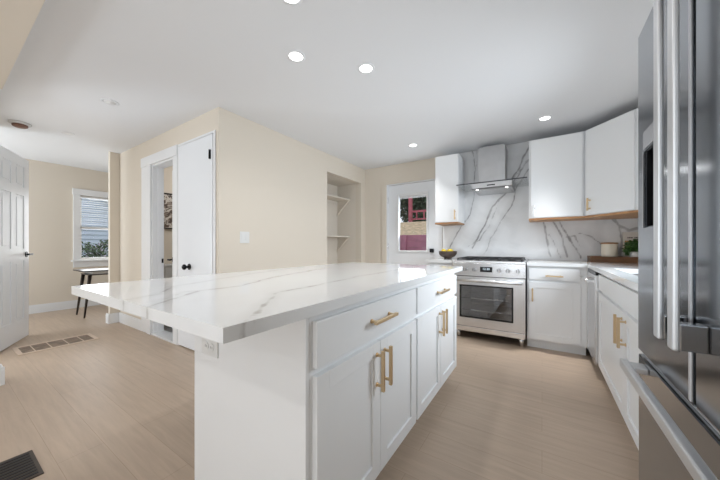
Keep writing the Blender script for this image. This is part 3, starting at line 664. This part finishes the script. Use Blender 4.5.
# far door with dispenser recess
hole = (1.225, 1.362, 1.163, 1.43)
d1 = holed(MB(), 'x', fx, fx+.075, ys_+.003, y1, .722, 1.872, [hole], 'fridge_steel').build('door', fg)
q = MB(); q.box(fx+.0755, fx+.0795, hole[0], hole[1], hole[2], hole[3], 'black_plastic'); q.box(fx+.004, fx+.07, hole[0], hole[0]+.004, hole[2], hole[3], 'black_plastic'); q.box(fx+.004, fx+.075, hole[1]-.004, hole[1], hole[2], hole[3], 'black_plastic'); q.box(fx+.004, fx+.075, hole[0], hole[1], hole[2], hole[2]+.004, 'black_plastic'); q.box(fx+.004, fx+.075, hole[0], hole[1], hole[3]-.004, hole[3], 'black_plastic'); q.cyl((fx+.04, 1.29, 1.36), (fx+.04, 1.29, 1.425), .018, 'black_plastic'); q.build('dispenser_recess', d1)
MB().box(fx-.004, fx-.0003, hole[0], hole[1], 1.435, 1.495, 'steel', .001).build('dispenser_panel', d1)
MB().box(fx-.004, fx-.0003, hole[1]-.001, hole[1]+.004, hole[2], 1.43, 'steel').build('dispenser_trim', d1)
MB().box(fx-.004, fx-.0003, ys_+.006, ys_+.02, .73, 1.865, 'handle_steel', .001).build('edge_strip', d1)
d2 = MB().box(fx, fx+.075, y0, ys_-.003, .722, 1.872, 'fridge_steel', .006).build('door', fg)
MB().box(fx+.02, fx+.09, ys_-.0025, ys_+.0025, .722, 1.86, 'black_plastic').build('door_gasket', fg)
for o_, yc in ((d1, 1.022), (d2, .925)):
    h = MB(); h.box(fx-.055, fx-.043, yc-.018, yc+.018, .865, 1.80, 'handle_steel', .004)
    for z in (.865, 1.735): h.box(fx-.044, fx-.0003, yc-.016, yc+.016, z+.002, z+.062, 'fridge_steel', .003)
    h.build('handle', o_)
dwb = MB().box(fx, fx+.075, y0, y1, .05, .704, 'fridge_steel', .006).build('freezer_drawer', fg)
MB().box(fx+.012, fx+.075, y0, y1, .705, .721, 'handle_steel').build('drawer_lip', fg)
h = MB(); h.box(fx-.062, fx-.040, y0+.06, y1-.055, .66, .692, 'handle_steel', .005)
for y in (y0+.10, y1-.095): h.box(fx-.042, fx-.0003, y-.03, y+.03, .666, .686, 'handle_steel', .003)
h.build('handle', dwb)

# ------------------------------------------------------------------ things on the counters
def bowl():
    r = thing('fruit_bowl', (onY(447.8, 250, 3.93)[0], 3.93, TOP), 'dark brown footed bowl of lemons on the short counter beside the range', 'bowl')
    x, y, _ = r.location
    MB().lathe((x, y, TOP), [(.001, .001), (.055, 0), (.05, .012), (.09, .03), (.118, .065), (.122, .105), (.116, .105), (.11, .07), (.085, .04), (.001, .028)], 'bowl_brown').build('vessel', r)
    first = None
    spots = [(-.045, -.04, .07, 1.57, 'left front'), (.045, -.04, .072, 1.57, 'right front'), (0, .055, .07, 0, 'rear')]
    for i, (dx, dy, dz, a, w_) in enumerate(spots):
        if first is None:
            l = MB(); l.lathe((0, 0, 0), [(.001, -.04), (.006, -.037), (.012, -.032), (.024, -.02), (.028, 0), (.024, .02), (.012, .032), (.006, .037), (.001, .04)], 'lemon_yellow', 16); o = l.build('lemon'); first = o
        else: o = first.copy(); COL.objects.link(o)
        o.location = (x+dx, y+dy, TOP+dz+.036); o.rotation_euler = (PI/2*.95, 0, a)
        tag(o, 'yellow lemon at the '+w_+' of the brown bowl by the range', 'lemon', 'lemons in the brown bowl')
bowl()
# wall outlet black by the bowl is the lock above; tray group
tz = TOP
ty = 3.93
tx0, _ = onY(590, 255, ty)[0], 0
tr = thing('wooden_tray', (.75, ty+.12, tz), 'brown wooden serving tray on the corner counter beside the refrigerator', 'tray')
b = MB(); b.box(tx0, .98, ty, ty+.235, tz, tz+.03, 'walnut', .002); b.box(tx0, .98, ty, ty+.014, tz+.03, tz+.063, 'walnut', .002); b.box(tx0, .98, ty+.221, ty+.235, tz+.03, tz+.063, 'walnut', .002)
b.box(tx0, tx0+.014, ty+.014, ty+.221, tz+.03, tz+.063, 'walnut', .002); b.box(.966, .98, ty+.014, ty+.221, tz+.03, tz+.063, 'walnut', .002); b.build('tray_body', tr)
cx = onY(609.3, 250, 4.04)[0]
cn = thing('canister', (cx, 4.04, tz+.03), 'cream ceramic canister with a wooden lid standing on the wooden tray', 'canister')
MB().lathe((cx, 4.04, tz+.03), [(.001, 0), (.064, 0), (.068, .006), (.068, .165), (.062, .168), (.001, .168)], 'ceramic_cream').build('jar', cn)
MB().lathe((cx, 4.04, tz+.198), [(.001, .0005), (.073, .0005), (.075, .006), (.071, .014), (.03, .016), (.001, .017)], 'maple_edge').build('lid', cn)
bx0 = onY(623.5, 250, 4.12)[0]
bk = thing('cookbook', (bx0+.13, 4.12, tz+.03), 'cream covered book with dark lettering standing behind the potted plant', 'book')
tilt = Matrix.Translation((0, 4.125, tz+.031)) @ Matrix.Rotation(-.06, 4, 'X') @ Matrix.Translation((0, -4.125, -tz-.031))
def tb(mb): bmesh.ops.transform(mb.bm, matrix=tilt, verts=mb.bm.verts); return mb
tb(MB().box(bx0, bx0+.25, 4.125, 4.128, tz+.031, tz+.325, 'paper_cream').box(bx0, bx0+.25, 4.147, 4.15, tz+.031, tz+.325, 'paper_cream').box(bx0, bx0+.004, 4.128, 4.147, tz+.031, tz+.325, 'paper_cream')).build('cover', bk)
tb(MB().box(bx0+.0045, bx0+.245, 4.1285, 4.1465, tz+.035, tz+.32, 'shade_white')).build('pages', bk)
random.seed(3)
for zz, m_, h_, xs, nm in ((tz+.258, 'ink_dark', .014, (.035, .19), 'title_lettering'), (tz+.215, 'ink_orange', .018, (.015, .12), 'subtitle_lettering'), (tz+.208, 'ink_orange', .012, (.14, .20), 'author_lettering')):
    x = xs[0]; q = MB()
    while x < xs[1]:
        ww_ = random.uniform(.006, .014); q.box(bx0+x, bx0+x+ww_, 4.1238, 4.1248, zz, zz+h_, m_); x += ww_+.0006+(.003 if random.random() < .8 else .01)
    tb(q).build(nm, bk)
px = onY(636, 250, 4.0)[0]
pp = thing('potted_plant', (px, 4.01, tz+.03), 'small leafy green plant in a white pot on the wooden tray', 'plant')
MB().lathe((px, 4.01, tz+.03), [(.001, 0), (.04, 0), (.052, .04), (.056, .085), (.05, .085), (.045, .07), (.001, .07)], 'pot_white').build('pot', pp)
def leaves(mb, c, rad, n, size, m, squash=1, zoff=0, shell=0.0):
    k = mb.mi(m)
    for i in range(n):
        v = Vector((random.gauss(0, 1), random.gauss(0, 1), random.gauss(0, 1))).normalized(); r = random.uniform(shell, 1)**.5
        p = Vector(c)+Vector((v.x*rad[0], v.y*rad[1], v.z*rad[2]))*r
        a = Vector((random.gauss(0, 1), random.gauss(0, 1), random.gauss(0, .6))).normalized(); b_ = a.orthogonal().normalized(); b_.rotate(Matrix.Rotation(random.uniform(0, 6.28), 3, a)); s_ = size*random.uniform(.6, 1.3)
        t_ = a.cross(b_)*s_*.12
        f = mb.bm.faces.new([mb.bm.verts.new(q_) for q_ in (p-a*s_, p+b_*s_*.5+t_, p+a*s_, p-b_*s_*.5+t_)]); f.material_index = k
    return mb
random.seed(11)
l = leaves(MB(), (px, 4.005, tz+.175), (.09, .075, .07), 420, .018, 'leaf_green'); l = leaves(l, (px-.07, 3.99, tz+.12), (.035, .04, .05), 90, .015, 'leaf_green'); l.build('foliage', pp)
MB().cyl((px, 4.01, tz+.095), (px, 4.01, tz+.2), .004, 'bark').build('stem', pp)

# ------------------------------------------------------------------ ceiling fittings
def downlight(u, v, lit, label, zc=2.44, p=3, spread=2.6):
    x, y = onZ(u, v, zc) if not isinstance(u, tuple) else u
    r = thing('recessed_light', (x, y, zc), label, 'ceiling light', group='recessed ceiling lights')
    MB().lathe((x, y, zc), [(.048, -.001), (.066, 0), (.066, -.003), (.048, -.006), (.048, -.001)], 'ceiling_paint', 32).build('trim_ring', r)
    MB().lathe((x, y, zc), [(.001, -.004), (.0475, -.004), (.0475, -.002), (.001, -.002)], 'lit_lens' if lit else 'dull_lens', 32).build('lens', r)
    if lit:
        ld = bpy.data.lights.new('bulb_light', 'AREA'); ld.shape = 'DISK'; ld.size = .11; ld.energy = p*P_DOWN; ld.color = (1, .99, .975); ld.spread = spread
        lo = bpy.data.objects.new('bulb_light', ld); lo.location = (0, 0, -.009); lo.parent = r; COL.objects.link(lo)
    return r
downlight(296, 56, 1, 'lit recessed light, left one of the two large bright ones')
downlight(366, 68, 1, 'lit recessed light, right one of the two large bright ones')
downlight(413, 145, 1, 'small lit recessed light in front of the narrow wall cabinet and back door', p=4.2, spread=1.5)
downlight(545, 118, 1, 'lit recessed light above the wide wall cabinet right of the hood', p=2.4, spread=.8)
downlight(291, -5, 1, 'lit recessed light cut by the top edge of the photo')
downlight(110, 102, 0, 'unlit recessed light nearer the middle of the hall ceiling')
downlight(67, 133, 0, 'unlit recessed light farther away, near the smoke detector')
for k_, (xx, yy) in enumerate(((-2.6, -1.2), (-.6, -1.2), (-2.6, -2.6), (-.6, -2.6))): downlight((xx, yy), 0, 1, 'added lit recessed light in the unseen room behind the camera', p=5)  # added lamps out of view, there to help light the rooms
x, y = onZ(20, 123, 2.44)
sd = thing('smoke_detector', (x, y, 2.44), 'round grey smoke detector with brown centre on the hall ceiling', 'smoke detector')
MB().lathe((x, y, 2.44), [(.001, 0), (.085, 0), (.085, -.012), (.075, -.02), (.001, -.02)], 'detector').build('base', sd)
MB().lathe((x, y, 2.419), [(.001, 0), (.06, 0), (.058, -.018), (.045, -.026), (.001, -.027)], 'detector_brown').build('cap', sd)

# ------------------------------------------------------------------ outside
struct(MB().box(-40, 40, 4.36, 7.95, -.2, -.08, 'grass').build('ground'))
struct(MB().box(-16, -7.16, -12, 4.35, -.2, -.08, 'grass').build('ground'))
# terraced bank behind the retaining wall
m = MB(); m.prism([(8.1, -.2), (8.1, 1.40), (11.2, 2.12), (30, 2.4), (30, -.2)], -25, 15, 'x', 'straw'); struct(m.build('ground'))
rw = thing('retaining_wall', (-3, 8.0, -.08), 'plum red board retaining wall in the garden seen through the back door glass', 'garden wall')
b = MB()
for i in range(8): b.box(-14, 8, 8.03+.004*(i % 2), 8.09, -.08+i*.19, .105+i*.19, 'plum_paint', .004)
b.build('boards', rw)
for i in range(-6, 6): x = onY(404.5, 240, 8.0)[0]+i*1.8; MB().box(x-.06, x+.06, 7.94, 8.028, -.08, 1.44, 'plum_paint', .005).build('post', rw)
# pergola on the bank
YG = 12.0
pg = thing('garden_pergola', (-5, 12, 2.1), 'red wooden pergola with railing on the bank seen through the back door glass', 'pergola')
xg = onY(410.5, 210, YG)[0]
for x in (xg, xg+2.4, xg-2.4, xg+4.8): MB().box(x-.07, x+.07, YG-.07, YG+.07, 2.12, 3.42, 'red_paint', .005).build('post', pg)
MB().box(xg-2.8, xg+5.2, YG-.06, YG+.06, 3.42, 3.6, 'red_paint', .005).build('beam', pg)
MB().box(xg+.08, xg+2.32, YG-.035, YG+.035, 2.62, 2.70, 'red_paint').build('rail', pg); MB().box(xg+.08, xg+2.32, YG-.03, YG+.03, 2.28, 2.34, 'red_paint').build('rail', pg)
for i in range(6): x = xg+.3+i*.34; MB().box(x-.025, x+.025, YG-.02, YG+.02, 2.34, 2.62, 'red_paint').build('baluster', pg)
random.seed(5)
for i, (x, y, h, rr, lab) in enumerate(((-9.6, 16.2, 4.2, 1.75, 'dark leafy tree behind the pergola at the left edge of the back door glass'), (-6.0, 17.3, 4.6, 1.8, 'dark leafy tree behind the pergola post, seen through the back door glass'), (-2.4, 16.6, 4.3, 1.75, 'dark leafy tree right of the pergola post, behind its railing'), (-7.9, 21.0, 5.4, 2.0, 'dark leafy tree farthest back, between the left tree and the one behind the post'))):
    t = thing('tree', (x, y, 2.2), lab, 'tree', group='trees behind the garden')
    leaves(MB(), (x, y, 2.2+h*.55), (rr, rr*.8, h*.6), 6500, .15, 'tree_green', shell=.3).build('crown', t)
    MB().cyl((x, y, 2.1), (x, y, 2.2+h*.6), .16, 'bark', .07, 10).build('trunk', t)
# neighbouring house with siding, seen through far window
nh = thing('neighbour_house', (-13, 2.5, -.1), 'pale blue clapboard house outside the far room window', 'house')
b = MB()
for i in range(34): z = -.08+i*.14; b.prism([(-12.0, z), (-12.04, z+.14), (-12.25, z+.14), (-12.25, z)], -3, 11, 'y', 'siding')
b.build('siding', nh)
ya, za = 2.55, 3.05; yb_, zb = 4.3, 2.05
MB().prism([(ya-1, za+.57), (yb_, zb), (yb_, zb-.16), (ya-1, za+.41)], -11.97, -11.6, 'x', 'house_trim').build('roof_rake', nh)
MB().box(-11.98, -11.9, yb_-.12, yb_, .0, zb-.1, 'house_trim').build('corner_board', nh)
random.seed(9)
sh = thing('shrub', (-8.5, 2.35, -.08), 'dense flowering shrub outside the far room window', 'shrub')
s_ = MB(); 
for (yy, zz, r_) in ((1.9, .85, .5), (2.4, .95, .5), (2.9, .85, .5), (3.4, .9, .5)): leaves(s_, (-8.5, yy, zz-.18), (.38, .48, .52), 1500, .035, 'shrub_green', shell=.4)
leaves(s_, (-8.45, 2.6, .7), (.42, 1.1, .52), 900, .028, 'blossom', shell=.6); s_.build('foliage', sh)
for yy in (2.0, 2.5, 3.0): MB().cyl((-8.5, yy, -.08), (-8.5, yy+.05, .7), .03, 'bark', .015, 8).build('stem', sh)
